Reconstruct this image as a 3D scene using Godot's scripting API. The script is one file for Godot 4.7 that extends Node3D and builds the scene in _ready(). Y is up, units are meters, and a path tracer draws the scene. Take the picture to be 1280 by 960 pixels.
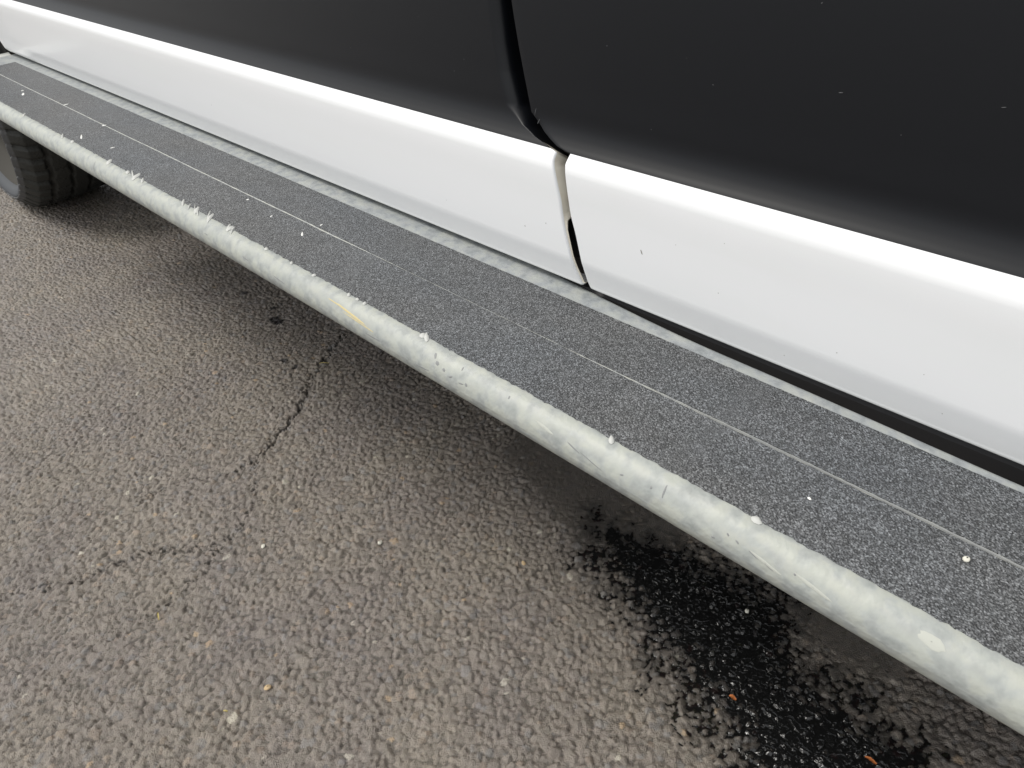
extends Node3D
# Close view along the galvanised side step of a white and black van on worn asphalt.
# x runs along the van (to the right), y up, z towards the photographer; metres.

const STEP_Y := 0.42
const TUBE_R := 0.0157
const TUBE_Z := -0.2581
const WHEEL_R := 0.35
const WHEEL_X := -2.22
const ARCH_R := 0.436

var rng := RandomNumberGenerator.new()
var used := {}
var M := {}

# ---------------------------------------------------------------- helpers
func numbered(called: String) -> String:
	if not used.has(called):
		used[called] = 0
		return called
	used[called] += 1
	return "%s_%03d" % [called, used[called]]

func tag(o: Node, label: String, category: String, group := "", kind := "") -> Node:
	if label != "": o.set_meta("label", label)
	if category != "": o.set_meta("category", category)
	if group != "": o.set_meta("group", group)
	if kind != "": o.set_meta("kind", kind)
	return o

func put(called: String, mesh: Mesh, mat: Material, parent: Node = self) -> MeshInstance3D:
	var o := MeshInstance3D.new()
	o.name = numbered(called) if parent == self else called
	o.mesh = mesh
	if mat: o.material_override = mat
	parent.add_child(o, true)
	return o

func node(called: String, parent: Node = self, at := Vector3.ZERO) -> Node3D:
	var o := Node3D.new()
	o.name = numbered(called) if parent == self else called
	o.position = at
	parent.add_child(o, true)
	return o

# a sheet of w x h points (rows of w); smooth normals; flip turns it inside out
func sheet(pos: PackedVector3Array, w: int, h: int, flip := false, colors := PackedColorArray(), closed := false) -> ArrayMesh:
	var nor := PackedVector3Array(); nor.resize(w * h)
	for j in h:
		var ja := (j - 1 if j > 0 else (h - 2 if closed else 0)) * w
		var jb := (j + 1 if j < h - 1 else (1 if closed else h - 1)) * w
		for i in w:
			var du: Vector3 = pos[j * w + mini(i + 1, w - 1)] - pos[j * w + maxi(i - 1, 0)]
			var dv: Vector3 = pos[jb + i] - pos[ja + i]
			var n := dv.cross(du)
			if n.length_squared() < 1e-20: n = Vector3.UP
			nor[j * w + i] = -n.normalized() if flip else n.normalized()
	var idx := PackedInt32Array(); idx.resize((w - 1) * (h - 1) * 6)
	var k := 0
	for j in h - 1:
		for i in w - 1:
			var a := j * w + i
			var b := a + 1
			var c := a + w
			var d := c + 1
			if flip:
				idx[k] = a; idx[k + 1] = c; idx[k + 2] = b; idx[k + 3] = b; idx[k + 4] = c; idx[k + 5] = d
			else:
				idx[k] = a; idx[k + 1] = b; idx[k + 2] = c; idx[k + 3] = b; idx[k + 4] = d; idx[k + 5] = c
			k += 6
	var arr := []
	arr.resize(Mesh.ARRAY_MAX)
	arr[Mesh.ARRAY_VERTEX] = pos
	arr[Mesh.ARRAY_NORMAL] = nor
	if colors.size() == w * h: arr[Mesh.ARRAY_COLOR] = colors
	arr[Mesh.ARRAY_INDEX] = idx
	var m := ArrayMesh.new()
	m.add_surface_from_arrays(Mesh.PRIMITIVE_TRIANGLES, arr)
	return m

# a block with chamfered edges
func block(lo: Vector3, hi: Vector3, c: float) -> ArrayMesh:
	var st := SurfaceTool.new()
	st.begin(Mesh.PRIMITIVE_TRIANGLES)
	var mid := (lo + hi) / 2
	var e := (hi - lo) / 2
	var corner := func(s: Vector3, ax: int) -> Vector3:
		var v := Vector3(s.x * (e.x - c), s.y * (e.y - c), s.z * (e.z - c))
		v[ax] = s[ax] * e[ax]
		return mid + v
	var face := func(p: Array):
		var n: Vector3 = (p[1] - p[0]).cross(p[2] - p[0])
		var o: Vector3 = Vector3.ZERO
		for q in p: o += q
		o = o / p.size() - mid
		if n.dot(o) > 0: p.reverse()
		for t in range(1, p.size() - 1):
			st.add_vertex(p[0]); st.add_vertex(p[t]); st.add_vertex(p[t + 1])
	st.set_smooth_group(-1)
	for ax in 3:
		var u := (ax + 1) % 3
		var v := (ax + 2) % 3
		for s in [-1.0, 1.0]:
			var q := []
			for k in [[-1.0, -1.0], [1.0, -1.0], [1.0, 1.0], [-1.0, 1.0]]:
				var w := Vector3.ZERO
				w[ax] = s; w[u] = k[0]; w[v] = k[1]
				q.append(corner.call(w, ax))
			face.call(q)
		for s in [-1.0, 1.0]:
			for t in [-1.0, 1.0]:
				var a := Vector3.ZERO
				a[u] = s; a[v] = t; a[ax] = -1.0
				var b := a
				b[ax] = 1.0
				face.call([corner.call(a, u), corner.call(b, u), corner.call(b, v), corner.call(a, v)])
	for sx in [-1.0, 1.0]:
		for sy in [-1.0, 1.0]:
			for sz in [-1.0, 1.0]:
				var w := Vector3(sx, sy, sz)
				face.call([corner.call(w, 0), corner.call(w, 1), corner.call(w, 2)])
	st.generate_normals()
	return st.commit()

func noise(kind: int, freq: float, sd: int, oct := 1) -> FastNoiseLite:
	var n := FastNoiseLite.new()
	n.noise_type = kind
	n.frequency = freq
	n.seed = sd
	n.fractal_type = FastNoiseLite.FRACTAL_FBM if oct > 1 else FastNoiseLite.FRACTAL_NONE
	n.fractal_octaves = oct
	return n

func ramp(stops: Array) -> Gradient:
	var g := Gradient.new()
	var o := PackedFloat32Array()
	var c := PackedColorArray()
	for s in stops:
		o.append(s[0])
		var v: float = s[1]
		c.append(Color(v, v, v) if s.size() == 2 else Color(s[1], s[2], s[3]))
	g.offsets = o
	g.colors = c
	return g

func noise_tex(n: FastNoiseLite, side: int, g: Gradient = null, normal := 0.0) -> NoiseTexture2D:
	var t := NoiseTexture2D.new()
	t.width = side; t.height = side
	t.seamless = true
	t.noise = n
	if g: t.color_ramp = g
	if normal > 0:
		t.as_normal_map = true
		t.bump_strength = normal
	return t

func mat(called: String, albedo: Color, rough: float, vertex := false) -> StandardMaterial3D:
	var m := StandardMaterial3D.new()
	m.resource_name = called
	m.albedo_color = albedo.linear_to_srgb()
	m.roughness = rough
	m.vertex_color_use_as_albedo = vertex
	m.cull_mode = BaseMaterial3D.CULL_DISABLED
	M[called] = m
	return m

func tri(m: StandardMaterial3D, scale: float) -> void:
	m.uv1_triplanar = true
	m.uv1_world_triplanar = true
	m.uv1_triplanar_sharpness = 4.0
	m.uv1_scale = Vector3.ONE * scale

# ---------------------------------------------------------------- materials
func make_materials() -> void:
	var m := mat("asphalt", Color(1, 1, 1), 0.42, true)
	tri(m, 4.0)
	m.albedo_texture = noise_tex(noise(FastNoiseLite.TYPE_SIMPLEX, 0.16, 5, 3), 1024, ramp([[0.0, 0.80], [0.5, 0.95], [1.0, 1.0]]))
	m.heightmap_enabled = true
	m.heightmap_texture = noise_tex(noise(FastNoiseLite.TYPE_SIMPLEX, 0.12, 6, 3), 1024)
	m.heightmap_scale = 0.10
	m.metallic_specular = 0.45

	m = mat("wet_asphalt", Color(1, 1, 1), 0.10, true)
	m.metallic_specular = 0.5
	tri(m, 4.0)
	m.heightmap_enabled = true
	m.heightmap_texture = M.asphalt.heightmap_texture
	m.heightmap_scale = 0.03

	# anti-slip tape: mineral grit in black resin
	var cells := noise(FastNoiseLite.TYPE_CELLULAR, 0.40, 11)
	cells.cellular_return_type = FastNoiseLite.RETURN_CELL_VALUE
	cells.cellular_jitter = 1.0
	m = mat("grip", Color(1, 1, 1), 0.5, true)
	tri(m, 2.9)
	m.albedo_texture = noise_tex(cells, 1024, ramp([[0.0, 0.34], [0.30, 0.44], [0.6, 0.57], [0.85, 0.72], [1.0, 0.86]]))
	m.normal_enabled = true
	m.normal_texture = noise_tex(noise(FastNoiseLite.TYPE_SIMPLEX, 0.22, 12, 2), 1024, null, 4.0)
	m.normal_scale = 1.0
	m.metallic_specular = 0.5

	# weathered zinc
	m = mat("zinc", Color(1, 1, 1), 0.5, true)
	tri(m, 2.6)
	m.albedo_texture = noise_tex(noise(FastNoiseLite.TYPE_SIMPLEX, 0.02, 21, 6), 1024, ramp([[0.0, 0.82, 0.83, 0.83], [0.32, 0.90, 0.905, 0.905], [0.45, 0.945, 0.95, 0.945], [0.6, 0.975, 0.975, 0.955], [1.0, 1.0, 1.0, 0.97]]))
	m.heightmap_enabled = true
	m.heightmap_texture = noise_tex(noise(FastNoiseLite.TYPE_SIMPLEX, 0.03, 22, 4), 1024)
	m.heightmap_scale = 0.045
	m.metallic = 0.0
	m.metallic_specular = 0.5

	m = mat("zinc_drip", Color(0.46, 0.465, 0.445), 0.6)
	m = mat("scuff", Color(0.21, 0.215, 0.215), 0.6)
	m = mat("scuff_pale", Color(0.40, 0.41, 0.37), 0.6)
	m = mat("yellow_paint", Color(0.50, 0.42, 0.22), 0.6)
	m = mat("chip", Color(0.75, 0.75, 0.72), 0.6)

	m = mat("white_paint", Color(1, 1, 1), 0.28, true)
	m.clearcoat_enabled = true
	m.clearcoat = 0.3
	m.clearcoat_roughness = 0.10
	m = mat("dirty_white", Color(1, 1, 1), 0.55, true)
	m = mat("dirt", Color(0.24, 0.23, 0.21), 0.8)
	m = mat("black_film", Color(0.0036, 0.0042, 0.0060), 0.40)
	m.metallic_specular = 0.38
	m = mat("dust", Color(0.075, 0.077, 0.08), 0.8)
	m = mat("dark", Color(0.008, 0.008, 0.009), 0.8)
	m = mat("grime", Color(0.030, 0.027, 0.021), 0.8)
	m = mat("seal", Color(0.018, 0.018, 0.020), 0.6)
	m = mat("rubber", Color(1, 1, 1), 0.7, true)
	tri(m, 5.0)
	m.heightmap_enabled = true
	m.heightmap_texture = noise_tex(noise(FastNoiseLite.TYPE_SIMPLEX, 0.06, 32, 4), 512)
	m.heightmap_scale = 0.06
	m = mat("steel_wheel", Color(0.085, 0.09, 0.097), 0.7)
	m.metallic_specular = 0.25
	m = mat("rust", Color(0.075, 0.062, 0.036), 0.8)
	m = mat("pale_stone", Color(0.62, 0.60, 0.52), 0.7)
	m = mat("tan_stone", Color(0.42, 0.31, 0.18), 0.8)
	m = mat("orange_leaf", Color(0.42, 0.13, 0.03), 0.7)
	m = mat("straw", Color(0.42, 0.35, 0.14), 0.8)

# ---------------------------------------------------------------- asphalt
var wet_outline := PackedVector2Array([Vector2(-0.37, -0.462), Vector2(-0.375, -0.492), Vector2(-0.29, -0.512), Vector2(-0.207, -0.535), Vector2(-0.154, -0.529), Vector2(-0.129, -0.49), Vector2(-0.102, -0.465), Vector2(-0.062, -0.458), Vector2(-0.025, -0.463), Vector2(0.02, -0.47), Vector2(0.03, -0.42), Vector2(0.03, -0.33), Vector2(-0.06, -0.325), Vector2(-0.10, -0.348), Vector2(-0.15, -0.372), Vector2(-0.199, -0.388), Vector2(-0.24, -0.392), Vector2(-0.278, -0.415), Vector2(-0.319, -0.438)])
var wet_drops := [Vector3(-0.36, -0.44, 0.008), Vector3(-0.385, -0.47, 0.009), Vector3(-0.22, -0.37, 0.005), Vector3(-0.16, -0.36, 0.005), Vector3(-0.14, -0.35, 0.006), Vector3(-0.10, -0.33, 0.006), Vector3(-0.30, -0.42, 0.006), Vector3(-0.08, -0.47, 0.012), Vector3(-0.045, -0.475, 0.010), Vector3(-0.15, -0.545, 0.010), Vector3(-0.40, -0.49, 0.007)]

func axis_lines(lo: float, a: float, b: float, hi: float, fine: float) -> PackedFloat32Array:
	var left := []
	var s := fine
	var v := a
	while v > lo:
		s = minf(s * 1.02, 0.0050)
		v -= s
		left.append(v)
	for far in [0.3, 1.5, 8.0, 60.0, 500.0]: left.append(lo - far)
	left.reverse()
	var out := PackedFloat32Array(left)
	v = a
	while v < b:
		out.append(v)
		v += fine
	s = fine
	while v < hi:
		out.append(v)
		s = minf(s * 1.02, 0.0050)
		v += s
	for far in [0.0, 0.3, 1.5, 8.0, 60.0, 500.0]: out.append(hi + 0.01 + far)
	return out

func inside(poly: PackedVector2Array, p: Vector2) -> float:   # signed distance, negative inside
	var d := 1e9
	for i in poly.size():
		var q := Geometry2D.get_closest_point_to_segment(p, poly[i], poly[(i + 1) % poly.size()])
		d = minf(d, p.distance_to(q))
	return -d if Geometry2D.is_point_in_polygon(p, poly) else d

func make_ground() -> void:
	var xs := axis_lines(-2.75, -1.15, 0.12, 0.5, 0.0015)
	var zs := axis_lines(-0.78, -0.56, 0.17, 0.5, 0.0015)
	var w := xs.size()
	var h := zs.size()
	var H := PackedFloat32Array(); H.resize(w * h)
	var T := PackedColorArray(); T.resize(w * h)
	var swell := noise(FastNoiseLite.TYPE_SIMPLEX, 9.0, 41, 2)
	var grain := noise(FastNoiseLite.TYPE_SIMPLEX, 190.0, 42, 2)
	var stain := noise(FastNoiseLite.TYPE_SIMPLEX, 4.0, 43, 4)
	var ragged := noise(FastNoiseLite.TYPE_SIMPLEX, 45.0, 44, 4)
	# smooth silt that has filled the texture beside and under the step
	var silt := [
		PackedVector2Array([Vector2(-0.60, -0.56), Vector2(-0.57, -0.50), Vector2(-0.508, -0.478), Vector2(-0.435, -0.447), Vector2(-0.363, -0.443), Vector2(-0.312, -0.470), Vector2(-0.27, -0.52), Vector2(-0.30, -0.56)]),
		PackedVector2Array([Vector2(-0.17, -0.56), Vector2(-0.124, -0.508), Vector2(-0.07, -0.500), Vector2(-0.02, -0.53), Vector2(0.0, -0.58)])]
	var silt_mask := PackedFloat32Array(); silt_mask.resize(w * h)
	var bitumen := Color(0.115, 0.100, 0.086)
	for j in h:
		for i in w:
			var x := xs[i]
			var z := zs[j]
			var k := j * w + i
			H[k] = -0.0017 + 0.0004 * grain.get_noise_2d(x, z)
			T[k] = bitumen
	# aggregate: faceted stones pressed into the binder
	rng.seed = 7
	var pitch := 0.0055
	var nz := int(1.35 / pitch)
	var nx := int(3.35 / pitch)
	var dirs := PackedVector2Array(); dirs.resize(6)
	var inv := PackedFloat32Array(); inv.resize(6)
	for jj in nz:
		for ii in nx:
			var cx := -2.77 + (ii + rng.randf()) * pitch
			var cz := -0.79 + (jj + rng.randf()) * pitch
			var big := rng.randf()
			var r := lerpf(0.0025, 0.0046, rng.randf()) if big < 0.90 else lerpf(0.0045, 0.0072, rng.randf())
			var top := rng.randfn(0.0, 0.00072) + 0.0008 * swell.get_noise_2d(cx, cz) - (0.0 if big < 0.9 else 0.0002)
			var tilt := Vector2(rng.randfn(0, 0.24), rng.randfn(0, 0.24))
			var a0 := rng.randf() * TAU
			for q in 6:
				var a := a0 + q * TAU / 6 + rng.randf_range(-0.35, 0.35)
				dirs[q] = Vector2(cos(a), sin(a))
				inv[q] = 1.0 / (r * rng.randf_range(0.62, 1.05))
			var tone := rng.randf_range(0.80, 1.20)
			var c := Color(0.205 * tone, 0.179 * tone, 0.154 * tone)
			var kind := rng.randf()
			if kind < 0.003: c = Color(0.34, 0.26, 0.18)
			elif kind < 0.006: c = Color(0.40, 0.37, 0.31)
			elif kind < 0.05: c = Color(0.230 * tone, 0.190 * tone, 0.155 * tone)
			elif kind < 0.12: c = Color(0.192 * tone, 0.178 * tone, 0.166 * tone)
			var i0 := xs.bsearch(cx - r * 1.5)
			var j0 := zs.bsearch(cz - r * 1.5)
			var j := j0
			while j < h and zs[j] < cz + r * 1.5:
				var i := i0
				while i < w and xs[i] < cx + r * 1.5:
					var d := Vector2(xs[i] - cx, zs[j] - cz)
					var m := 0.0
					for q in 6: m = maxf(m, d.dot(dirs[q]) * inv[q])
					if m < 1.35:
						var hh := top + tilt.dot(d) - r * (0.07 * m * m + maxf(0.0, m - 0.90) * 1.5)
						var k := j * w + i
						if hh > H[k]:
							H[k] = hh
							T[k] = c
					i += 1
				j += 1
	# cracks
	var cracks := [
		[0.0043, PackedVector2Array([Vector2(-1.013, -0.524), Vector2(-0.976, -0.459), Vector2(-0.955, -0.425), Vector2(-0.921, -0.390), Vector2(-0.89, -0.351), Vector2(-0.866, -0.297), Vector2(-0.842, -0.249)])],
		[0.0015, PackedVector2Array([Vector2(-0.842, -0.249), Vector2(-0.806, -0.226), Vector2(-0.768, -0.208), Vector2(-0.747, -0.17), Vector2(-0.726, -0.126), Vector2(-0.709, -0.098), Vector2(-0.70, -0.052), Vector2(-0.696, -0.025)])],
		[0.0019, PackedVector2Array([Vector2(-0.90, 0.14), Vector2(-0.873, 0.095), Vector2(-0.859, 0.071), Vector2(-0.843, 0.049), Vector2(-0.826, 0.021), Vector2(-0.816, 0.007), Vector2(-0.814, -0.023), Vector2(-0.80, -0.06), Vector2(-0.762, -0.10), Vector2(-0.735, -0.13)])],
		[0.0017, PackedVector2Array([Vector2(-0.842, -0.249), Vector2(-0.85, -0.20), Vector2(-0.885, -0.16), Vector2(-0.90, -0.10)])],
		[0.0024, PackedVector2Array([Vector2(-1.013, -0.524), Vector2(-1.03, -0.60), Vector2(-1.02, -0.70)])]]
	var wig := noise(FastNoiseLite.TYPE_SIMPLEX, 60.0, 47, 3)
	for cr in cracks:
		var pts: PackedVector2Array = cr[1]
		for s in pts.size() - 1:
			var a: Vector2 = pts[s]
			var b: Vector2 = pts[s + 1]
			var lo := a.min(b) - Vector2.ONE * 0.025
			var hi := a.max(b) + Vector2.ONE * 0.025
			for j in range(zs.bsearch(lo.y), zs.bsearch(hi.y)):
				for i in range(xs.bsearch(lo.x), xs.bsearch(hi.x)):
					var p := Vector2(xs[i], zs[j])
					var p2 := p + Vector2(wig.get_noise_2d(p.x, p.y), wig.get_noise_2d(p.x + 9.0, p.y)) * 0.010
					var d := p2.distance_to(Geometry2D.get_closest_point_to_segment(p2, a, b))
					var wd: float = cr[0] * (0.55 + 0.9 * absf(wig.get_noise_2d(p.x * 0.5, p.y * 0.5 + 3.0)))
					if d < wd:
						var f := 1.0 - d / wd
						H[j * w + i] -= 0.0055 * f
						T[j * w + i] = T[j * w + i].lerp(Color(0.06, 0.054, 0.048), minf(1.0, f * 1.6))
	# potholes along the crack, where aggregate has broken out
	for ph in [[-0.928, -0.398, 0.014], [-0.942, -0.408, 0.010], [-0.858, -0.285, 0.008]]:
		for j in range(zs.bsearch(ph[1] - 0.03), zs.bsearch(ph[1] + 0.03)):
			for i in range(xs.bsearch(ph[0] - 0.03), xs.bsearch(ph[0] + 0.03)):
				var d := Vector2(xs[i] - ph[0], zs[j] - ph[1]).length() + 0.006 * ragged.get_noise_2d(xs[i], zs[j])
				if d < ph[2]: H[j * w + i] -= 0.005 * sqrt(1.0 - d / ph[2])
	# silt, stains
	var oil := [[-1.161, -0.474, 0.022], [-1.306, -0.487, 0.012], [-1.033, -0.413, 0.010], [-0.999, -0.417, 0.008], [-1.20, -0.492, 0.011]]
	for j in h:
		var z := zs[j]
		for i in w:
			var x := xs[i]
			var k := j * w + i
			var c := T[k]
			var s := stain.get_noise_2d(x, z)
			var f := 1.0 + 0.10 * s
			c = Color(c.r * f, c.g * f, c.b * f * (1.0 - 0.05 * s))
			if z < -0.43 and x > -0.65 and x < 0.05 and z > -0.60:
				var p := Vector2(x, z)
				var m := 0.0
				for q in silt:
					m = maxf(m, smoothstep(0.016, -0.02, inside(q, p) + 0.020 * ragged.get_noise_2d(x, z)))
				if m > 0:
					var lv := -0.0001 + 0.0004 * swell.get_noise_2d(x * 2, z * 2) + 0.00012 * grain.get_noise_2d(x, z)
					H[k] = lerpf(H[k], maxf(H[k] * 0.4, lv), m * 0.88)
					c = c.lerp(Color(0.080, 0.069, 0.057), 0.7 * m)
					silt_mask[k] = m
			for o in oil:
				if absf(x - o[0]) < 0.04 and absf(z - o[1]) < 0.04:
					var d := Vector2(x - o[0], (z - o[1]) * 1.6).length() + 0.012 * ragged.get_noise_2d(x, z)
					c = c.lerp(Color(0.012, 0.011, 0.010), smoothstep(o[2], o[2] * 0.5, d))
			T[k] = c
	var i0 := xs.bsearch(-0.48)
	var i1 := xs.bsearch(0.09)
	for j in range(zs.bsearch(-0.60), zs.bsearch(-0.27)):
		for i in range(i0, i1):
			var p := Vector2(xs[i], zs[j])
			var d := inside(wet_outline, p) + 0.022 * ragged.get_noise_2d(p.x, p.y)
			for q in wet_drops: d = minf(d, p.distance_to(Vector2(q.x, q.y)) - q.z)
			var damp := 0.86 * smoothstep(0.034, -0.014, d + H[j * w + i] * 6.0)
			var k := j * w + i
			T[k] = Color(T[k].r * (1.0 - damp), T[k].g * (1.0 - damp), T[k].b * (1.0 - damp))
	var pos := PackedVector3Array(); pos.resize(w * h)
	for j in h:
		for i in w:
			var edge := i < 5 or j < 5 or i > w - 6 or j > h - 6
			pos[j * w + i] = Vector3(xs[i], 0.0 if edge else H[j * w + i], zs[j])
			if edge: T[j * w + i] = Color(0.168, 0.148, 0.128)
	tag(put("asphalt_ground", sheet(pos, w, h, false, T), M.asphalt), "worn grey brown asphalt with cracks beside and under the van", "asphalt", "", "structure")
	make_wet(xs, zs, H, T, ragged)

# the film of water that has dripped under the step
func make_wet(xs: PackedFloat32Array, zs: PackedFloat32Array, H: PackedFloat32Array, T: PackedColorArray, ragged: FastNoiseLite) -> void:
	var i0 := xs.bsearch(-0.45)
	var i1 := xs.bsearch(0.06)
	var j0 := zs.bsearch(-0.57)
	var j1 := zs.bsearch(-0.29)
	var n := i1 - i0
	var ragged2 := noise(FastNoiseLite.TYPE_SIMPLEX, 210.0, 48, 3)
	var at := {}
	var v := PackedVector3Array()
	var c := PackedColorArray()
	var wet := PackedByteArray(); wet.resize(n * (j1 - j0))
	for j in range(j0, j1):
		for i in range(i0, i1):
			var p := Vector2(xs[i], zs[j])
			var d := inside(wet_outline, p)
			for q in wet_drops: d = minf(d, p.distance_to(Vector2(q.x, q.y)) - q.z)
			var k := j * xs.size() + i
			d += 0.024 * ragged.get_noise_2d(p.x, p.y) + 0.020 * ragged2.get_noise_2d(p.x, p.y) + H[k] * 16.0 + 0.006
			wet[(j - j0) * n + i - i0] = 1 if d < 0 else 0
	var idx := PackedInt32Array()
	var nor := PackedVector3Array()
	var corner := func(i: int, j: int) -> int:
		var key := j * n + i
		if not at.has(key):
			at[key] = v.size()
			var gi := i + i0
			var gj := j + j0
			var k := gj * xs.size() + gi
			var hh := maxf(H[k] * 0.9, -0.0011) + 0.00035
			v.append(Vector3(xs[gi], hh, zs[gj]))
			var hx := maxf(H[k + 1] * 0.9, -0.0011) - maxf(H[k - 1] * 0.9, -0.0011)
			var hz := maxf(H[k + xs.size()] * 0.9, -0.0011) - maxf(H[k - xs.size()] * 0.9, -0.0011)
			nor.append(Vector3(-hx / (xs[gi + 1] - xs[gi - 1]), 1, -hz / (zs[gj + 1] - zs[gj - 1])).normalized())
			c.append(Color(0.010 + T[k].r * 0.05, 0.0095 + T[k].g * 0.05, 0.009 + T[k].b * 0.05))
		return at[key]
	for j in j1 - j0 - 1:
		for i in n - 1:
			var s := wet[j * n + i] + wet[j * n + i + 1] + wet[(j + 1) * n + i] + wet[(j + 1) * n + i + 1]
			if s < 3: continue
			var a: int = corner.call(i, j)
			var b: int = corner.call(i + 1, j)
			var e: int = corner.call(i, j + 1)
			var f: int = corner.call(i + 1, j + 1)
			idx.append_array(PackedInt32Array([a, b, e, b, f, e]))
	var arr := []
	arr.resize(Mesh.ARRAY_MAX)
	arr[Mesh.ARRAY_VERTEX] = v
	arr[Mesh.ARRAY_NORMAL] = nor
	arr[Mesh.ARRAY_COLOR] = c
	arr[Mesh.ARRAY_INDEX] = idx
	var m := ArrayMesh.new()
	m.add_surface_from_arrays(Mesh.PRIMITIVE_TRIANGLES, arr)
	tag(put("wet_patch", m, M.wet_asphalt), "black wet patch of dripped water on the asphalt under the step", "wet patch", "", "structure")

# ---------------------------------------------------------------- van body
var prof := PackedVector2Array()   # (z, y) from the bottom lip upwards
var seam_row := 0                  # the row where white turns to black

func table(t: Array, y: float) -> float:
	if y <= t[0][0]: return t[0][1]
	for i in t.size() - 1:
		if y <= t[i + 1][0]:
			return lerpf(t[i][1], t[i + 1][1], (y - t[i][0]) / (t[i + 1][0] - t[i][0]))
	return t[-1][1]

func make_profile() -> void:
	var pts := [Vector2(-0.3944, 0.4251), Vector2(-0.3815, 0.4248), Vector2(-0.3788, 0.4261), Vector2(-0.3780, 0.4295), Vector2(-0.3746, 0.4452), Vector2(-0.3739, 0.4515), Vector2(-0.3737, 0.4906), Vector2(-0.3738, 0.5155), Vector2(-0.3754, 0.5225), Vector2(-0.3795, 0.5293), Vector2(-0.3827, 0.5335), Vector2(-0.3855, 0.5378), Vector2(-0.3876, 0.5425), Vector2(-0.3888, 0.5480), Vector2(-0.3896, 0.5560), Vector2(-0.3912, 0.5730), Vector2(-0.4000, 0.68), Vector2(-0.4140, 0.8082), Vector2(-0.4300, 1.0729), Vector2(-0.46, 1.6), Vector2(-0.52, 2.15)]
	for i in pts.size() - 1:
		var a: Vector2 = pts[maxi(i - 1, 0)]
		var b: Vector2 = pts[i]
		var c: Vector2 = pts[i + 1]
		var d: Vector2 = pts[mini(i + 2, pts.size() - 1)]
		var m0 := (c - a) * (b.distance_to(c) / maxf(1e-6, a.distance_to(b) + b.distance_to(c)))
		var m1 := (d - b) * (b.distance_to(c) / maxf(1e-6, b.distance_to(c) + c.distance_to(d)))
		if i == 9: seam_row = prof.size()
		for s in 6:
			var t := s / 6.0
			var t2 := t * t
			var t3 := t2 * t
			prof.append(b * (2 * t3 - 3 * t2 + 1) + m0 * (t3 - 2 * t2 + t) + c * (3 * t2 - 2 * t3) + m1 * (t3 - t2))
	prof.append(pts[-1])

# one skin between rows r0 and r1; xa and xb give its ends at a row's height, curl the radius of the turned edges (0: plain)
func skin(r0: int, r1: int, xa: Callable, xb: Callable, curl_a: Callable, curl_b: Callable, tint: Callable) -> ArrayMesh:
	var inner := 28
	var pos := PackedVector3Array()
	var col := PackedColorArray()
	var w := 0
	for r in range(r0, r1 + 1):
		var p := prof[r]
		var t := (prof[mini(r + 1, prof.size() - 1)] - prof[maxi(r - 1, 0)]).normalized()
		var inward := Vector3(0, t.x, -t.y)      # into the van, across the skin
		var y := p.y
		var a: float = xa.call(y, r)
		var b: float = xb.call(y, r)
		var ra: float = curl_a.call(y)
		var rb: float = curl_b.call(y)
		var base := Vector3(0, p.y, p.x)
		w = pos.size()
		if ra > 0:
			pos.append(base + Vector3(a, 0, 0) + inward * (ra + 0.006))
			for s in 6:
				var q := PI / 2 * (s / 6.0)
				pos.append(base + Vector3(a + ra * (1 - sin(q)), 0, 0) + inward * ra * (1 - sin(q)) * 0.0 + inward * ra * (1 - sin(q)))
		for s in inner + 1:
			var px := lerpf(a + ra, b - rb, s / float(inner))
			if a < -1.5 and a > -1.9 and y < 0.4525:      # the bevel stops short of the wheel arch
				px = a + (b - rb - a) * pow(s / float(inner), 2.2)
				pos.append(Vector3(px, p.y, lerpf(p.x, -0.3740, smoothstep(-1.60, -1.66, px) * smoothstep(0.4255, 0.4325, p.y))))
			else:
				if a < -1.5 and a > -2.0: px = a + (b - rb - a) * pow(s / float(inner), 2.2)
				pos.append(base + Vector3(px, 0, 0))
		if rb > 0:
			for s in range(1, 7):
				var q := PI / 2 * (s / 6.0)
				pos.append(base + Vector3(b - rb + rb * sin(q), 0, 0) + inward * rb * (1 - cos(q)))
		w = pos.size() - w
		for s in w: col.append(tint.call(pos[pos.size() - w + s]))
	return sheet(pos, w, r1 - r0 + 1, true, col)

# the return flange that runs inwards from an edge
func flange(r0: int, r1: int, xe: Callable, curl: Callable, depth: Callable, tint: Callable) -> ArrayMesh:
	var pos := PackedVector3Array()
	var col := PackedColorArray()
	for r in range(r0, r1 + 1):
		var p := prof[r]
		var t := (prof[mini(r + 1, prof.size() - 1)] - prof[maxi(r - 1, 0)]).normalized()
		var inward := Vector3(0, t.x, -t.y)
		var x: float = xe.call(p.y, r)
		var c: float = curl.call(p.y)
		for s in 5:
			pos.append(Vector3(x, p.y, p.x) + inward * (c + depth.call(p.y) * s / 4.0) + Vector3(0.0006 * (s if s < 2 else 2), 0, 0))
			col.append(tint.call(pos[-1]))
	return sheet(pos, 5, r1 - r0 + 1, true, col)

func row_at(y: float) -> int:
	for r in prof.size():
		if r > seam_row and prof[r].y > y: return r
	return prof.size() - 1

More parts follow.
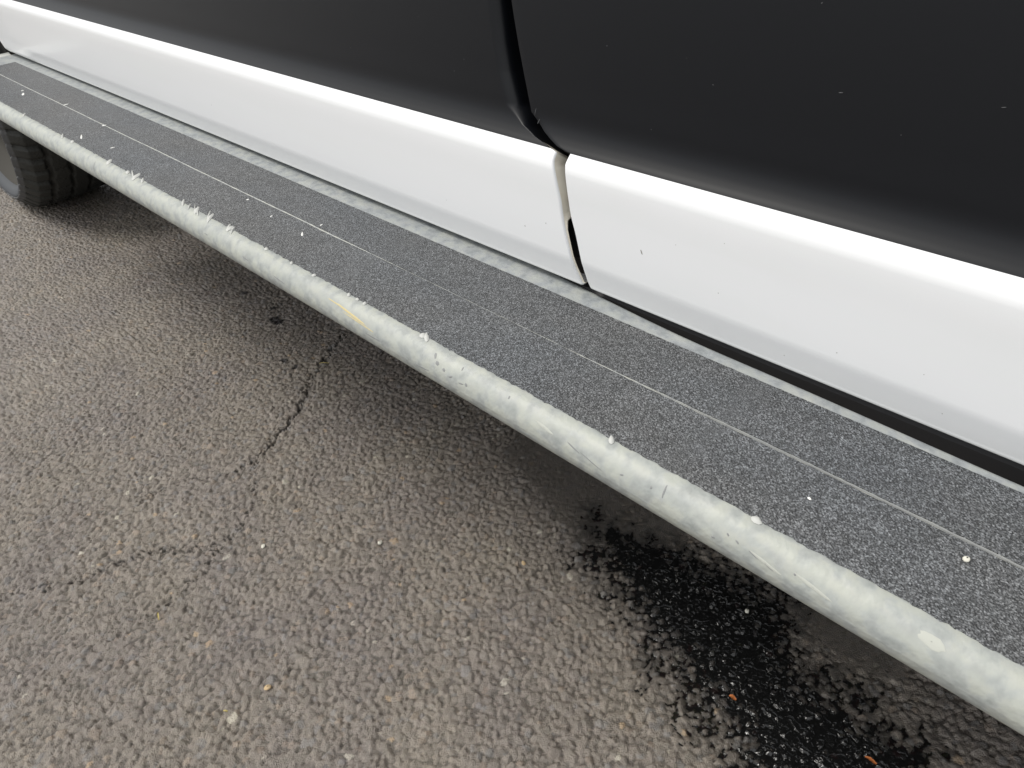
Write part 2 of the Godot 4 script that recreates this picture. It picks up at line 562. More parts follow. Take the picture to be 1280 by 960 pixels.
func make_van() -> void:
	make_profile()
	var van := node("van")
	tag(van, "white van with matt black sides and a galvanised side step", "van")
	var none := func(_y): return 0.0
	var blotch := noise(FastNoiseLite.TYPE_SIMPLEX, 14.0, 61, 3)
	var white := func(p: Vector3) -> Color:
		var dirt := 0.10 * smoothstep(0.447, 0.425, p.y) + 0.03 * maxf(0.0, blotch.get_noise_2d(p.x * 0.6, p.y * 2.0))
		return Color(0.80, 0.81, 0.82).lerp(Color(0.42, 0.40, 0.36), dirt)
	var black := func(_p: Vector3) -> Color: return Color(1, 1, 1)
	var door_t := [[0.4209, -0.3090], [0.4309, -0.3135], [0.4453, -0.3160], [0.4700, -0.3218], [0.4866, -0.3270], [0.5187, -0.3316], [0.5227, -0.3323], [0.5293, -0.3310], [0.5300, -0.3375], [0.5314, -0.3450], [0.5342, -0.3530], [0.5376, -0.3610], [0.5479, -0.3763], [0.5825, -0.3872], [0.6184, -0.3961], [0.6471, -0.4013], [0.75, -0.415], [0.95, -0.42]]
	var side_t := [[0.4209, -0.3175], [0.4252, -0.3203], [0.4392, -0.3252], [0.4748, -0.3342], [0.4949, -0.3372], [0.5223, -0.3440], [0.5282, -0.3440], [0.5303, -0.3520], [0.5334, -0.3660], [0.5385, -0.3790], [0.5492, -0.3930], [0.5795, -0.4050], [0.6168, -0.4105], [0.6462, -0.4150], [0.75, -0.430], [0.95, -0.435]]
	var door_x := func(y, _r): return table(door_t, y)
	var side_x := func(y, _r): return table(side_t, y)
	var side_curl := func(y): return lerpf(0.0020, 0.010, smoothstep(0.530, 0.550, y))
	var door_curl := func(y): return lerpf(0.0035, 0.006, smoothstep(0.520, 0.545, y))
	var arch_t := [[0.4169, -1.7518], [0.4200, -1.762], [0.4287, -1.778], [0.4454, -1.795]]
	var arch_x := func(y, _r):
		if y < 0.4454: return table(arch_t, y)
		return WHEEL_X + sqrt(maxf(0.0, ARCH_R * ARCH_R - (y - WHEEL_R) * (y - WHEEL_R)))
	var top := row_at(0.79)
	var roof := prof.size() - 1
	var fix := func(v): return func(_y, _r): return v
	# rear side panel: white sill below, black above
	var side := put("side_panel", skin(seam_row, top, arch_x, side_x, none, side_curl, black), M.black_film, van)
	put("sill", skin(0, seam_row, arch_x, side_x, none, side_curl, white), M.white_paint, side)
	var beige := func(p: Vector3) -> Color:
		var f := 0.5 + 0.5 * blotch.get_noise_2d(p.x * 9.0 + p.z * 40.0, p.y * 5.0)
		return Color(0.78, 0.74, 0.64).lerp(Color(0.50, 0.43, 0.32), f * 0.5)
	var deep := func(y): return lerpf(0.0008, 0.030, smoothstep(0.476, 0.486, y))
	put("sill_flange", flange(2, seam_row + 4, side_x, side_curl, deep, beige), M.dirty_white, side)
	var deep_black := func(_y): return 0.03
	put("panel_flange", flange(seam_row + 4, top, side_x, side_curl, deep_black, black), M.black_film, side)
	put("body_side", skin(top, roof, fix.call(-3.6), side_x, none, side_curl, black), M.black_film, side)
	var rear_x := func(y, _r): return WHEEL_X - sqrt(maxf(0.0, ARCH_R * ARCH_R - (y - WHEEL_R) * (y - WHEEL_R)))
	put("quarter_panel", skin(seam_row, top, fix.call(-3.6), rear_x, none, none, black), M.black_film, side)
	put("quarter_sill", skin(0, seam_row, fix.call(-3.6), rear_x, none, none, white), M.white_paint, side)
	# door to the right of the gap
	var door := put("door", skin(seam_row, roof, door_x, fix.call(0.82), door_curl, none, black), M.black_film, van)
	put("door_sill", skin(0, seam_row, door_x, fix.call(0.82), door_curl, none, white), M.white_paint, door)
	# front wing, beyond the frame
	var fx := 1.36
	var fa := func(y, _r): return fx - sqrt(maxf(0.0, ARCH_R * ARCH_R - (y - WHEEL_R) * (y - WHEEL_R)))
	var fb := func(y, _r): return fx + sqrt(maxf(0.0, ARCH_R * ARCH_R - (y - WHEEL_R) * (y - WHEEL_R)))
	var wing := put("wing", skin(top, roof, fix.call(0.826), fix.call(2.2), none, none, black), M.black_film, van)
	put("wing_side", skin(seam_row, top, fix.call(0.826), fa, none, none, black), M.black_film, wing)
	put("wing_sill", skin(0, seam_row, fix.call(0.826), fa, none, none, white), M.white_paint, wing)
	put("bumper_side", skin(seam_row, top, fb, fix.call(2.2), none, none, black), M.black_film, wing)
	put("bumper_sill", skin(0, seam_row, fb, fix.call(2.2), none, none, white), M.white_paint, wing)
	# what closes the body behind the skins
	put("body_shell", block(Vector3(-3.59, 0.73, -2.06), Vector3(2.19, 2.24, -0.53), 0.06), M.black_film, van)
	put("side_lining", block(Vector3(-3.58, 0.74, -0.529), Vector3(2.18, 1.2, -0.455), 0.01), M.dark, van)
	put("underbody", block(Vector3(-3.5, 0.40, -1.86), Vector3(2.1, 0.735, -0.66), 0.02), M.dark, van)
	put("sill_box", block(Vector3(-1.70, 0.404, -0.655), Vector3(0.93, 0.733, -0.428), 0.01), M.dark, van)
	put("floor_rail", block(Vector3(-1.68, 0.335, -0.56), Vector3(0.92, 0.402, -0.50), 0.006), M.dark, van)
	put("gap_seal", block(Vector3(-0.9, 0.385, -0.402), Vector3(0.80, 0.4185, -0.3865), 0.002), M.seal, van)
	for b in [-1.45, -0.72, 0.02, 0.75]:
		put("step_bracket", block(Vector3(b - 0.025, 0.375, -0.50), Vector3(b + 0.025, 0.402, -0.275), 0.003), M.dark, van)
	# marks on the panels
	for c in [[-0.262, 0.476, 0.0009, 0.0045, 0.4], [-0.20, 0.466, 0.0006, 0.0007, 0.0], [-0.118, 0.455, 0.0006, 0.0008, 0.0], [-0.07, 0.462, 0.0005, 0.0005, 0.0], [0.0, 0.47, 0.0006, 0.0006, 0.0], [-0.235, 0.49, 0.0005, 0.0005, 0.0], [-0.055, 0.4405, 0.0006, 0.0006, 0.0], [-0.15, 0.437, 0.0007, 0.0006, 0.0], [-0.20, 0.502, 0.0005, 0.0005, 0.0]]:
		mark(c, M.dirt, door, "dirt_speck")
	for c in [[-0.375, 0.463, 0.0008, 0.0014, 0.3], [-0.352, 0.472, 0.0016, 0.0005, 0.1], [-0.47, 0.46, 0.0006, 0.0006, 0.0], [-0.9, 0.47, 0.0008, 0.0008, 0.0]]:
		mark(c, M.dirt, side, "dirt_speck")
	for c in [[-0.155, 0.595, 0.0022, 0.0006, 0.1], [-0.175, 0.635, 0.0012, 0.0005, 0.6], [-0.25, 0.60, 0.0006, 0.0004, 0.5], [-0.23, 0.588, 0.0012, 0.0004, -0.2], [-0.05, 0.575, 0.0013, 0.0005, 0.2], [-0.08, 0.60, 0.0022, 0.0004, 0.15], [-0.31, 0.60, 0.0009, 0.0006, 0.5], [-0.12, 0.58, 0.0005, 0.0005, 0.0], [-0.27, 0.555, 0.0006, 0.0005, 0.4], [-0.02, 0.61, 0.001, 0.0004, 0.4]]:
		mark(c, M.dust, door, "pale_scratch")
	for c in [[-0.372, 0.549, 0.0006, 0.0060, -0.25], [-0.368, 0.543, 0.0006, 0.0045, -0.5]]:
		mark(c, M.dust, door, "pale_scratch")
	for c in [[-0.60, 0.566, 0.0007, 0.0008, 0.3], [-0.585, 0.572, 0.0006, 0.0006, 0.3], [-0.50, 0.60, 0.0008, 0.0006, 0.2], [-0.46, 0.565, 0.0006, 0.0009, 0.1], [-0.448, 0.575, 0.0009, 0.0006, 0.4], [-0.95, 0.57, 0.0012, 0.0009, 0.3]]:
		mark(c, M.dust, side, "pale_scratch")
	make_step(van)
	var wheel := make_wheel(van)
	for q in [[fx, -0.0], [WHEEL_X, PI], [fx, PI]]:
		var c: Node3D = wheel.duplicate()
		c.name = "wheel"
		van.add_child(c, true)
		c.position = Vector3(q[0], WHEEL_R, wheel.position.z if q[1] == 0.0 else -2.52 - wheel.position.z)
		c.rotation.y = q[1]

func prof_z(y: float) -> Vector2:
	var best := prof[3]
	for r in range(3, prof.size() - 1):
		if prof[r].y <= y and prof[r + 1].y >= y:
			return prof[r].lerp(prof[r + 1], (y - prof[r].y) / maxf(1e-6, prof[r + 1].y - prof[r].y))
	return best

# a small thin mark lying on the body side: x, y, half width, half height, turn
func mark(c: Array, m: Material, parent: Node, called: String) -> void:
	var pos := PackedVector3Array()
	var n := 9
	for ring in 2:
		for k in n:
			var a := TAU * k / (n - 1)
			var q := Vector2(cos(a) * c[2], sin(a) * c[3]) * 0.48 * (0.75 + 0.4 * absf(sin(k * 2.3 + c[0] * 90.0)) if k < n - 1 else 0.75 + 0.4 * absf(sin(c[0] * 90.0)))
			q = q.rotated(c[4]) * (1.0 if ring == 0 else 0.02)
			var y: float = c[1] + q.y
			pos.append(Vector3(c[0] + q.x, y, prof_z(y).x + (0.00008 if ring == 0 else 0.0003)))
	put(called, sheet(pos, n, 2, true), m, parent)

# ---------------------------------------------------------------- side step
func make_step(van: Node3D) -> void:
	var x0 := -1.776
	var x1 := 0.80
	var blotch := noise(FastNoiseLite.TYPE_SIMPLEX, 30.0, 71, 5)
	var streak := noise(FastNoiseLite.TYPE_SIMPLEX, 40.0, 72, 3)
	var zinc_tint := func(p: Vector3) -> Color:
		var f := 0.5 + 0.5 * blotch.get_noise_3d(p.x * 0.7, p.y * 1.5, p.z * 1.5)
		var g := streak.get_noise_3d(p.x * 0.25, p.y * 4.0, p.z * 4.0)
		var c := Color(0.395, 0.410, 0.392).lerp(Color(0.345, 0.360, 0.352), f)
		c = c.lerp(Color(0.47, 0.475, 0.42), 0.35 * maxf(0.0, g))
		return c
	# galvanised plate with its rear edge bent down
	var rear := func(x: float) -> float: return lerpf(-0.400, -0.3775, smoothstep(-0.50, -0.18, x)) + 0.005 * smoothstep(-0.20, 0.05, x)
	var pos := PackedVector3Array()
	var col := PackedColorArray()
	var xs := PackedFloat32Array()
	var x := x0
	while x < x1:
		xs.append(x)
		x += 0.006
	var cross := 27
	for xx in xs:
		for s in cross:
			var zr: float = rear.call(xx)
			var p := Vector3(xx, 0, 0)
			if s < 20:
				p.y = STEP_Y - 0.0003 + 0.00015 * blotch.get_noise_2d(xx * 1.5, s)
				p.z = lerpf(TUBE_Z - 0.001, zr + 0.005, s / 19.0)
			else:
				var a := PI / 2 * minf(1.0, (s - 19) / 7.0)
				p.z = zr + 0.005 - 0.005 * sin(a)
				p.y = STEP_Y - 0.0003 - 0.005 * (1 - cos(a)) - (maxf(0.0, s - 26) * 0.0004)
			pos.append(p)
			var t := Color(0.325, 0.34, 0.35).lerp(Color(0.285, 0.30, 0.31), 0.5 + 0.5 * blotch.get_noise_3d(xx * 0.8, 4.0, p.z * 3.0))
			if xx < 0.8 and absf(p.z + 0.313) < 0.006: t = Color(0.46, 0.47, 0.46)
			if s > 21: t = Color(0.16, 0.165, 0.17)
			col.append(t if s > 21 else t.lerp(Color(0.42, 0.42, 0.40), maxf(0.0, streak.get_noise_3d(xx * 0.4, 2.0, p.z * 2.0)) * 0.5))
	var step := put("side_step", sheet(pos, cross, xs.size(), false, col), M.zinc, van)
	# round front edge of the step
	pos = PackedVector3Array()
	col = PackedColorArray()
	var around := 40
	for xx in xs:
		for s in around + 1:
			var a := TAU * s / around
			var r := TUBE_R + 0.00004 * streak.get_noise_3d(xx * 0.4, cos(a) * 0.03, sin(a) * 0.03)
			pos.append(Vector3(xx, STEP_Y - TUBE_R + r * sin(a), TUBE_Z + r * cos(a)))
			col.append(zinc_tint.call(pos[-1]))
	put("edge_tube", sheet(pos, around + 1, xs.size(), false, col), M.zinc, step)
	# end tube that turns the corner back to the van
	pos = PackedVector3Array()
	col = PackedColorArray()
	var path := []
	for s in 9:
		var a := PI / 2 * s / 8.0
		path.append([Vector3(x0 - 0.03 * sin(a), STEP_Y - TUBE_R, TUBE_Z - 0.03 + 0.03 * cos(a)), Vector3(sin(a), 0, cos(a))])
	for s in range(1, 12):
		path.append([Vector3(x0 - 0.03, STEP_Y - TUBE_R, TUBE_Z - 0.03 - 0.0085 * s), Vector3(1, 0, 0)])
	for q in path:
		for s in around + 1:
			var a := TAU * s / around
			var out: Vector3 = q[1] if q[1] != Vector3(1, 0, 0) else Vector3(1, 0, 0)
			out = Vector3(-out.x, 0, out.z)
			pos.append(q[0] + TUBE_R * (sin(a) * Vector3.UP + cos(a) * out))
			col.append(zinc_tint.call(pos[-1]))
	put("end_tube", sheet(pos, around + 1, path.size(), true, col), M.zinc, step)
	put("end_plate", block(Vector3(x0 - 0.031, STEP_Y - 0.006, -0.38), Vector3(x0 + 0.002, STEP_Y - 0.0009, TUBE_Z - 0.018), 0.001), M.zinc_drip, step)
	# two strips of anti-slip tape
	var fray := noise(FastNoiseLite.TYPE_SIMPLEX, 160.0, 73, 3)
	var wear := noise(FastNoiseLite.TYPE_SIMPLEX, 7.0, 74, 4)
	var gap := func(xx: float) -> float:
		var g := lerpf(0.0022, 0.0010, smoothstep(-0.60, -0.46, xx))
		return lerpf(g, 0.0026, smoothstep(-0.30, -0.12, xx))
	var middle := func(xx: float) -> float: return -0.3128 + 0.0006 * wear.get_noise_1d(xx * 0.6) - 0.0012 * smoothstep(-1.2, -1.7, xx)
	for strip in 2:
		pos = PackedVector3Array()
		col = PackedColorArray()
		var t0 := -1.697
		var nn := int((x1 - 0.02 - t0) / 0.003)
		for i in nn + 1:
			var xx := t0 + i * 0.003
			var za: float
			var zb: float
			if strip == 0:
				za = TUBE_Z - 0.0002 + 0.0011 * fray.get_noise_1d(xx * 1.7)
				zb = middle.call(xx) + gap.call(xx) / 2 + 0.0002 * fray.get_noise_1d(xx + 9.0)
			else:
				za = middle.call(xx) - gap.call(xx) / 2 + 0.0002 * fray.get_noise_1d(xx + 19.0)
				zb = lerpf(-0.3622, -0.3640, smoothstep(-1.0, 0.0, xx)) + 0.0003 * fray.get_noise_1d(xx + 29.0)
			var rows := [[za, -0.0006], [za, 0.0003], [za - 0.0004, 0.0005]]
			for s in range(1, 12): rows.append([lerpf(za, zb, s / 12.0), 0.0005])
			rows.append_array([[zb + 0.0004, 0.0005], [zb, 0.0003], [zb, -0.0006]])
			for q in rows:
				pos.append(Vector3(xx, STEP_Y + q[1], q[0]))
				var f := wear.get_noise_2d(xx, q[0] * 3.0)
				var b := 0.34 + 0.03 * f
				if strip == 0: b += 0.03
				b *= 1.0 + rng.randf_range(-0.09, 0.09)
				var cool := wear.get_noise_2d(xx * 0.5 + 5.0, q[0])
				col.append(Color(b * (0.955 - 0.03 * cool), b * (0.995), b * (1.045 + 0.04 * cool)))
		put("grip_strip", sheet(pos, 17, nn + 1, false, col), M.grip, step)
	# sliver of tape left in the gap
	pos = PackedVector3Array()
	for i in 120:
		var xx := -0.24 + i * 0.0085
		for s in [0.0005, 0.0, -0.0005]: pos.append(Vector3(xx, STEP_Y + 0.0002, middle.call(xx) + s * smoothstep(-0.24, -0.12, xx) * 1.2))
	put("tape_sliver", sheet(pos, 3, 120, false), M.scuff, step)
	# zinc that ran over the front edge of the tape: x, length, width
	for d in [[-1.30, 0.004, 0.003, -1.1], [-1.137, 0.007, 0.0018, -1.2], [-1.10, 0.003, 0.004, -1.0], [-0.975, 0.004, 0.006, -0.9], [-0.918, 0.003, 0.004, -1.0], [-0.902, 0.011, 0.0016, -1.25], [-0.895, 0.005, 0.006, -0.8], [-0.876, 0.004, 0.003, -1.0], [-0.772, 0.0058, 0.0022, -1.0], [-0.757, 0.0036, 0.0018, -0.9], [-0.744, 0.0072, 0.0014, -1.1], [-0.738, 0.0066, 0.0016, -1.1], [-0.741, 0.004, 0.005, -0.8], [-0.714, 0.0085, 0.0018, -1.0], [-0.711, 0.005, 0.004, -0.8], [-0.672, 0.0055, 0.0024, -0.95], [-0.664, 0.004, 0.002, -0.8], [-0.670, 0.003, 0.005, -0.6], [-0.556, 0.0022, 0.0020, -0.8], [-0.468, 0.0022, 0.0022, -0.8], [-0.456, 0.0020, 0.0018, -0.8], [-0.446, 0.0024, 0.0018, -0.9], [-0.60, 0.002, 0.003, -0.5], [-0.3690, 0.0052, 0.0026, -0.8], [-0.3735, 0.0026, 0.0040, -0.4], [-0.1955, 0.0030, 0.0026, -0.7], [-0.0995, 0.0020, 0.0045, 0.0], [-0.52, 0.0018, 0.003, -0.3]]:
		blob(step, "zinc_drip", Vector3(d[0], STEP_Y + 0.0003, TUBE_Z + 0.001), d[1] * (1.8 if d[0] < -0.6 else 1.1), d[2] * (0.7 if d[0] < -0.6 else 0.9), 0.0012, d[3], M.zinc_drip, true)
	for d in [[-1.4297, -0.2952, 0.008, 0.0026, -1.2], [-1.4550, -0.302, 0.003, 0.0015, 0.2], [-1.1094, -0.2725, 0.010, 0.0016, -1.2], [-0.5986, -0.2957, 0.0048, 0.0012, -0.9], [-1.0244, -0.2814, 0.003, 0.0016, 0.2], [-1.295, -0.3165, 0.004, 0.002, 0.0], [-1.131, -0.3118, 0.004, 0.0018, 0.3], [-0.7191, -0.3051, 0.002, 0.0012, 0.2], [-0.66, -0.2985, 0.0022, 0.0010, -0.6], [-0.60, -0.3185, 0.0018, 0.0012, 0.0], [-0.086, -0.289, 0.0012, 0.0012, 0.0]]:
		blob(step, "paint_chip", Vector3(d[0], STEP_Y + 0.0004, d[1]), d[2], d[3], 0.0006, d[4], M.chip, false)
	# marks on the tube: x, angle above the horizon (deg), half length, half height, turn, material
	for d in [[-0.452, 38.0, 0.030, 0.0010, -0.10, "yellow_paint"], [-0.440, 28.0, 0.022, 0.0006, -0.05, "yellow_paint"], [-0.474, 44.0, 0.012, 0.0007, -0.05, "yellow_paint"],
			[-0.345, 40.0, 0.0018, 0.0022, 0.5, "scuff"], [-0.337, 33.0, 0.0016, 0.0014, 0.8, "scuff"], [-0.329, 26.0, 0.0024, 0.0008, 0.3, "scuff"], [-0.318, 24.0, 0.0026, 0.0007, 0.2, "scuff"], [-0.313, 28.0, 0.0014, 0.0014, 0.2, "scuff"], [-0.35, 55.0, 0.0010, 0.0034, 0.6, "scuff"], [-0.322, 60.0, 0.0006, 0.002, 0.2, "scuff"], [-0.275, 55.0, 0.0009, 0.0012, 0.2, "scuff"],
			[-0.215, 28.0, 0.008, 0.0005, -0.25, "scuff"], [-0.20, 20.0, 0.010, 0.0004, -0.2, "scuff"], [-0.178, 30.0, 0.0014, 0.0006, 0.2, "scuff"], [-0.150, 45.0, 0.0007, 0.0045, 0.15, "scuff"], [-0.158, 38.0, 0.0010, 0.0008, 0.0, "scuff"], [-0.108, 34.0, 0.0010, 0.0007, -0.5, "scuff"], [-0.102, 30.0, 0.0016, 0.0005, -0.4, "scuff"], [-0.092, 24.0, 0.004, 0.0004, -0.3, "scuff"], [-0.083, 18.0, 0.003, 0.0003, -0.3, "scuff"], [-0.07, 32.0, 0.0008, 0.0006, 0.0, "scuff"], [-0.115, 12.0, 0.0012, 0.0006, 0.2, "scuff"],
			[-0.007, 50.0, 0.0085, 0.0030, -0.15, "scuff_pale"], [-0.06, 28.0, 0.012, 0.0012, -0.2, "scuff_pale"], [-0.085, 22.0, 0.010, 0.0012, -0.2, "scuff_pale"], [-0.24, 35.0, 0.010, 0.0012, -0.2, "scuff_pale"], [-0.62, 20.0, 0.006, 0.0008, -0.1, "scuff"], [-0.56, 15.0, 0.010, 0.0006, -0.1, "scuff"], [-0.70, 25.0, 0.004, 0.0006, 0.0, "scuff"], [-1.0, 35.0, 0.0006, 0.008, 0.2, "scuff"], [-0.42, 8.0, 0.012, 0.0006, 0.0, "scuff"], [-0.36, 5.0, 0.010, 0.0005, 0.05, "scuff"]]:
		tube_mark(step, d)

# a low dome on the tape: runs towards the van (drip) or is centred (chip)
func blob(parent: Node, called: String, at: Vector3, length: float, width: float, height: float, turn: float, m: Material, from_edge: bool) -> void:
	var pos := PackedVector3Array()
	var n := 13
	var seed_v := at.x * 137.0
	for ring in 5:
		var f := 1.0 - ring / 4.0
		for k in n:
			var a := TAU * (k % (n - 1)) / (n - 1)
			var rr := f * (0.84 + 0.16 * sin(seed_v + a * 2.0)) * (1.15 if ring == 0 else 1.0)
			var q := Vector2(cos(a) * width * (1.0 if sin(a) > 0 else 0.6 + 0.4 * (1.0 + sin(a))), sin(a) * length) * rr
			if from_edge: q.y -= length * 0.25
			q = q.rotated(turn)
			var y := height * sqrt(maxf(0.0, 1.0 - f * f))
			var z := at.z + q.y
			if z > TUBE_Z: y -= TUBE_R - sqrt(maxf(0.0, TUBE_R * TUBE_R - (z - TUBE_Z) * (z - TUBE_Z)))
			pos.append(Vector3(at.x + q.x, at.y + y, z))
	put(called, sheet(pos, n, 5, false), m, parent)

func tube_mark(parent: Node, d: Array) -> void:
	var pos := PackedVector3Array()
	var n := 15
	for ring in 3:
		var f: float = [1.0, 0.8, 0.06][ring]
		for k in n:
			var a := TAU * (k % (n - 1)) / (n - 1)
			var rr := f * (0.84 + 0.16 * sin(d[0] * 211.0 + a * 2.0) + 0.08 * cos(d[1] + a * 5.0))
			var q := Vector2(cos(a) * d[2], sin(a) * d[3]).rotated(d[4]) * rr
			var t := deg_to_rad(d[1]) + q.y / TUBE_R
			var r := TUBE_R + (0.00005 if ring == 0 else 0.00022)
			pos.append(Vector3(d[0] + q.x, STEP_Y - TUBE_R + r * sin(t), TUBE_Z + r * cos(t)))
	put({"yellow_paint": "yellow_scratch", "scuff": "dark_scuff", "scuff_pale": "pale_scuff"}[d[5]], sheet(pos, n, 3, true), M[d[5]], parent)

# ---------------------------------------------------------------- wheel
func make_wheel(van: Node3D) -> Node3D:
	# the wheel's own axes: its outer face looks along +z, the tread runs from z = 0 back to z = -0.235
	var width := 0.235
	var root := node("wheel", van, Vector3(WHEEL_X, WHEEL_R - 0.003, -0.320))
	var prof_t := []      # (radius, z) from the outer bead over the tread to the inner bead
	for q in [[0.304, -0.020], [0.3055, -0.010], [0.307, -0.004], [0.309, -0.001], [0.311, 0.0], [0.313, -0.0015], [0.3155, -0.004], [0.3185, -0.0075], [0.323, -0.011], [0.328, -0.015], [0.333, -0.0195], [0.338, -0.025]]: prof_t.append(q)
	var rows := 56
	for s in rows + 1:
		var f := s / float(rows)
		var z := lerpf(-0.030, -width + 0.030, f)
		prof_t.append([WHEEL_R - 0.0065 * pow(absf(f * 2 - 1), 2.6), z])
	for q in [[0.338, -0.210], [0.328, -0.220], [0.318, -0.228], [0.306, -0.235], [0.290, -0.239], [0.275, -0.231], [0.262, -0.221]]: prof_t.append(q)
	var grooves := [0.27, 0.46, 0.64, 0.81]
	var segs := 480
	var tint := PackedColorArray()
	var pos := PackedVector3Array()
	var w := prof_t.size()
	for j in segs + 1:
		var a := TAU * (j % segs) / segs
		for i in w:
			var r: float = prof_t[i][0]
			var z: float = prof_t[i][1]
			var f := -z / width
			var cut := 0.0
			if r > 0.3225:
				for g in 4:
					var wave: float = 0.010 * asin(sin(a * 36.0 + g * 1.3)) / 1.57
					var gw: float = 0.020 if g != 0 and g != 3 else 0.026
					var d: float = absf(f - grooves[g] - wave)
					cut = maxf(cut, 0.0085 * smoothstep(gw, gw * 0.55, d))
				# shoulder lugs and sipes
				var lug := fposmod(a * 56.0 / TAU + (0.25 * f if f < 0.5 else 0.5 + 0.25 * (1 - f)), 1.0)
				if f < 0.27 or f > 0.81:
					cut = maxf(cut, 0.009 * smoothstep(0.17, 0.10, absf(lug - 0.5)) * smoothstep(0.320, 0.327, r))
				elif absf(lug - 0.5) < 0.06 and (f < 0.46 or f > 0.64) and absf(fposmod(f * 8.0, 1.0) - 0.5) < 0.36:
					cut = maxf(cut, 0.0025)
			elif r > 0.300 and r < 0.3225:
				var lug := fposmod(a * 56.0 / TAU, 1.0)
				r += 0.0
				z += (-0.0035 if i < w / 2 else 0.0035) * smoothstep(0.14, 0.07, absf(lug - 0.5))
			r -= cut
			pos.append(Vector3(r * cos(a), r * sin(a), z))
			var dusty := 1.0 if i < 8 else 0.0
			tint.append(Color(0.028, 0.0275, 0.027).lerp(Color(0.075, 0.076, 0.078), dusty))
	put("tyre", sheet(pos, w, segs + 1, true, tint, true), M.rubber, root)
	# pressed steel rim
	var bp := [[0.275, -0.224], [0.262, -0.215], [0.255, -0.15], [0.256, -0.07], [0.270, -0.050], [0.281, -0.035], [0.2842, -0.022]]
	root.add_child(lathe("rim_barrel", bp, 96, M.grime, true), true)
	var rp := [[0.2845, -0.022], [0.287, -0.013], [0.292, -0.0075], [0.300, -0.004], [0.3065, -0.002], [0.3085, -0.005], [0.306, -0.012]]
	root.add_child(lathe("rim", rp, 96, M.steel_wheel, true), true)
	var dp := [[0.257, -0.110], [0.247, -0.106], [0.234, -0.104], [0.210, -0.110], [0.180, -0.118], [0.155, -0.108], [0.135, -0.092], [0.113, -0.088], [0.096, -0.080], [0.075, -0.070], [0.068, -0.056], [0.054, -0.048], [0.001, -0.046]]
	root.add_child(lathe("wheel_disc", dp, 96, M.rust, false), true)
	for k in 6:
		var a := TAU * k / 6 + 0.3
		var nut := CylinderMesh.new()
		nut.top_radius = 0.009; nut.bottom_radius = 0.0105; nut.height = 0.018; nut.radial_segments = 6; nut.rings = 1
		var o := put("wheel_nut", nut, M.rust, root)
		o.rotation.x = PI / 2
		o.position = Vector3(0.113 * cos(a), 0.113 * sin(a), -0.080)
	for k in 10:
		var a := TAU * k / 10
		var hole := CylinderMesh.new()
		hole.top_radius = 0.015; hole.bottom_radius = 0.015; hole.height = 0.004; hole.radial_segments = 20; hole.rings = 1
		var o := put("hand_hole", hole, M.dark, root)
		o.position = Vector3(0.212 * cos(a), 0.212 * sin(a), -0.108)
		o.rotation.x = PI / 2
	return root

func lathe(called: String, p: Array, segs: int, m: Material, flip: bool) -> MeshInstance3D:
	var pos := PackedVector3Array()
	for j in segs + 1:
		var a := TAU * (j % segs) / segs
		for q in p: pos.append(Vector3(q[0] * cos(a), q[0] * sin(a), q[1]))
	var o := MeshInstance3D.new()
	o.name = called
	o.mesh = sheet(pos, p.size(), segs + 1, flip, PackedColorArray(), true)
	o.material_override = m
	return o

# ---------------------------------------------------------------- small loose things
func pebble(called: String, at: Vector3, r: Vector3, sd: int, m: Material, label: String, category: String) -> void:
	rng.seed = sd
	var pos := PackedVector3Array()
	var n := 11
	var cuts := []
	for k in 7: cuts.append([Vector3(rng.randfn(), rng.randfn(), rng.randfn()).normalized(), rng.randf_range(0.55, 0.9)])
	for j in 8:
		var b := PI * j / 7.0
		for i in n:
			var a := TAU * (i % (n - 1)) / (n - 1)
			var d := Vector3(sin(b) * cos(a), cos(b), sin(b) * sin(a))
			for c in cuts:
				var over: float = d.dot(c[0]) - c[1]
				if over > 0: d -= c[0] * over
			pos.append(d * r)
	var o := put(called, sheet(pos, n, 8, true), m)
	o.position = at + Vector3(0, r.y * 0.75, 0)
	o.rotation.y = sd * 1.3
	tag(o, label, category)

func scrap(called: String, at: Vector3, length: float, width: float, turn: float, m: Material, label: String, category: String) -> void:
	var pos := PackedVector3Array()
	var n := 9
	for i in n:
		var t := i / float(n - 1)
		var hw := width * (0.25 + 0.75 * sin(PI * clampf(t * 0.9 + 0.05, 0, 1))) * (1.0 + 0.2 * sin(i * 2.7))
		for s in 5:
			var f := s / 2.0 - 1.0
			pos.append(Vector3((t - 0.5) * length, 0.0012 * sin(t * 5.0) + 0.0009 * f * f, f * hw))
	var top := sheet(pos, 5, n, true)
	var o := put(called, top, m)
	o.position = at
	o.rotation.y = turn
	tag(o, label, category)

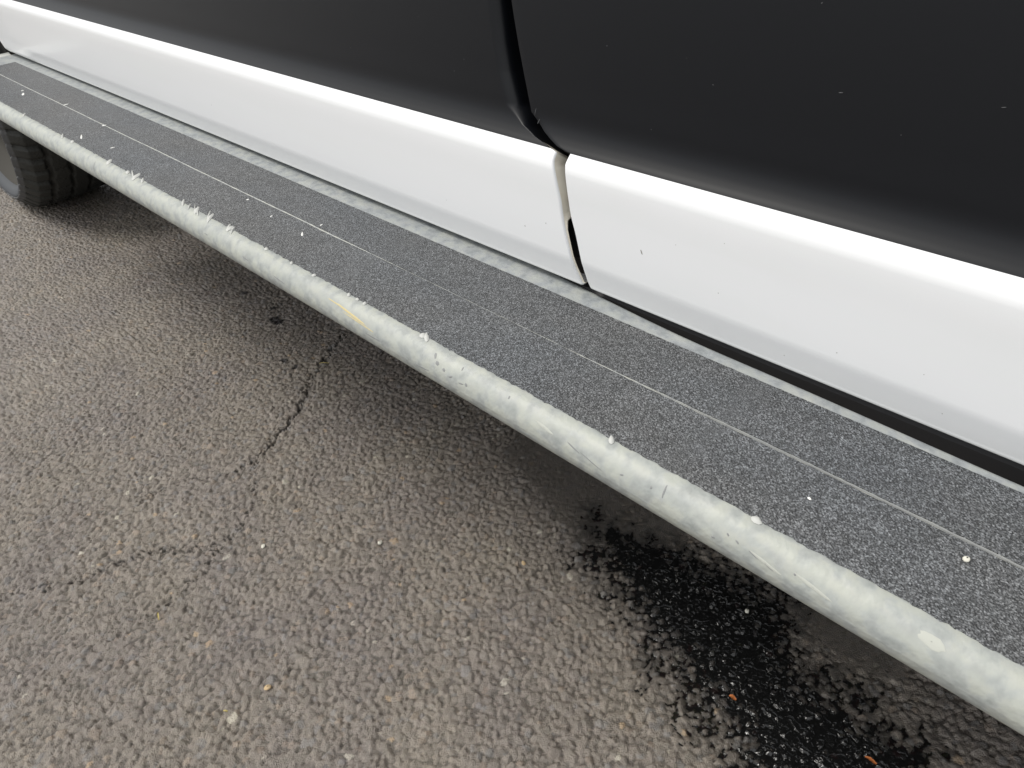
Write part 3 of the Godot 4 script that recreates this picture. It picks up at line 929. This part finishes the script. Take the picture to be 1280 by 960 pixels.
func make_litter() -> void:
	pebble("stone_chip", Vector3(-0.0113, STEP_Y + 0.0002, -0.2999), Vector3(0.0019, 0.0014, 0.0017), 3, M.pale_stone, "tiny cream stone chip lying on the black grip tape of the step", "stone chip")
	pebble("pebble", Vector3(-0.179, 0.0, -0.492), Vector3(0.0031, 0.0026, 0.0028), 4, M.pale_stone, "small white pebble alone on the wet black asphalt under the step", "pebble")
	scrap("leaf_scrap", Vector3(-0.138, 0.0016, -0.393), 0.0075, 0.0022, 0.2, M.orange_leaf, "small orange leaf scrap in the middle of the wet patch", "leaf scrap")
	scrap("leaf_scrap", Vector3(-0.011, 0.0016, -0.425), 0.012, 0.0018, 0.1, M.orange_leaf, "longer orange leaf scrap at the near end of the wet patch", "leaf scrap")
	pebble("pebble", Vector3(-0.575, 0.0, -0.275), Vector3(0.0040, 0.0022, 0.003), 6, M.pale_stone, "pale chip of stone on dry asphalt in front of the smooth dark silt", "pebble")
	pebble("pebble", Vector3(-0.414, 0.0, -0.374), Vector3(0.0042, 0.0018, 0.0024), 7, M.tan_stone, "flat tan stone chip on dry asphalt beside the tip of the wet patch", "pebble")
	pebble("pebble", Vector3(-0.509, 0.0, -0.072), Vector3(0.0045, 0.0022, 0.0032), 8, M.tan_stone, "tan stone chip on open asphalt farthest out from the van", "pebble")
	pebble("pebble", Vector3(-0.687, 0.0, -0.171), Vector3(0.0040, 0.002, 0.0028), 9, M.pale_stone, "pale stone chip just beside the crack in the open asphalt", "pebble")
	scrap("straw_scrap", Vector3(-0.966, 0.0015, -0.453), 0.017, 0.0011, 0.9, M.straw, "short straw coloured stem lying beside the broken crack under the step", "straw scrap")
	scrap("straw_scrap", Vector3(-0.689, 0.0015, -0.03), 0.011, 0.001, -0.4, M.straw, "yellowish straw scrap where the fine cracks end on open asphalt", "straw scrap")
	scrap("straw_scrap", Vector3(-0.518, 0.0015, -0.028), 0.007, 0.001, 0.7, M.straw, "tiny yellowish straw scrap near the tan chip on open asphalt", "straw scrap")

func _ready() -> void:
	var cam := Camera3D.new()
	cam.name = "camera"
	cam.transform = Transform3D(Basis(Vector3(0.71384939, -0.06852227, -0.69693884), Vector3(-0.39422494, 0.78321311, -0.48079509), Vector3(0.57879681, 0.61796595, 0.53208302)), Vector3(0, 0.72, 0))
	cam.fov = 56.145
	cam.near = 0.02
	cam.far = 1500.0
	add_child(cam)
	cam.current = true
	var env := Environment.new()
	env.background_mode = Environment.BG_SKY
	var sky := Sky.new()
	var sm := ProceduralSkyMaterial.new()
	sm.sky_top_color = Color(0.99, 0.995, 1.0)
	sm.sky_horizon_color = Color(0.76, 0.77, 0.78)
	sm.sky_curve = 0.3
	sm.ground_bottom_color = Color(0.20, 0.19, 0.18)
	sm.ground_horizon_color = Color(0.45, 0.45, 0.44)
	sm.energy_multiplier = 1.5
	sky.sky_material = sm
	env.sky = sky
	env.tonemap_mode = Environment.TONE_MAPPER_LINEAR
	env.tonemap_exposure = 0.97
	env.sdfgi_enabled = true
	env.ssao_enabled = true
	env.ssil_enabled = true
	var we := WorldEnvironment.new()
	we.name = "world"
	we.environment = env
	add_child(we)
	var sun := DirectionalLight3D.new()
	sun.name = "sun"
	sun.light_energy = 0.85
	sun.light_color = Color(1.0, 0.985, 0.96)
	sun.light_angular_distance = 22.0
	sun.shadow_enabled = true
	add_child(sun)
	sun.look_at_from_position(Vector3(-3.9, 6.6, 2.3), Vector3(-0.3, 0.0, -0.3))

	make_materials()
	make_ground()
	make_van()
	make_litter()
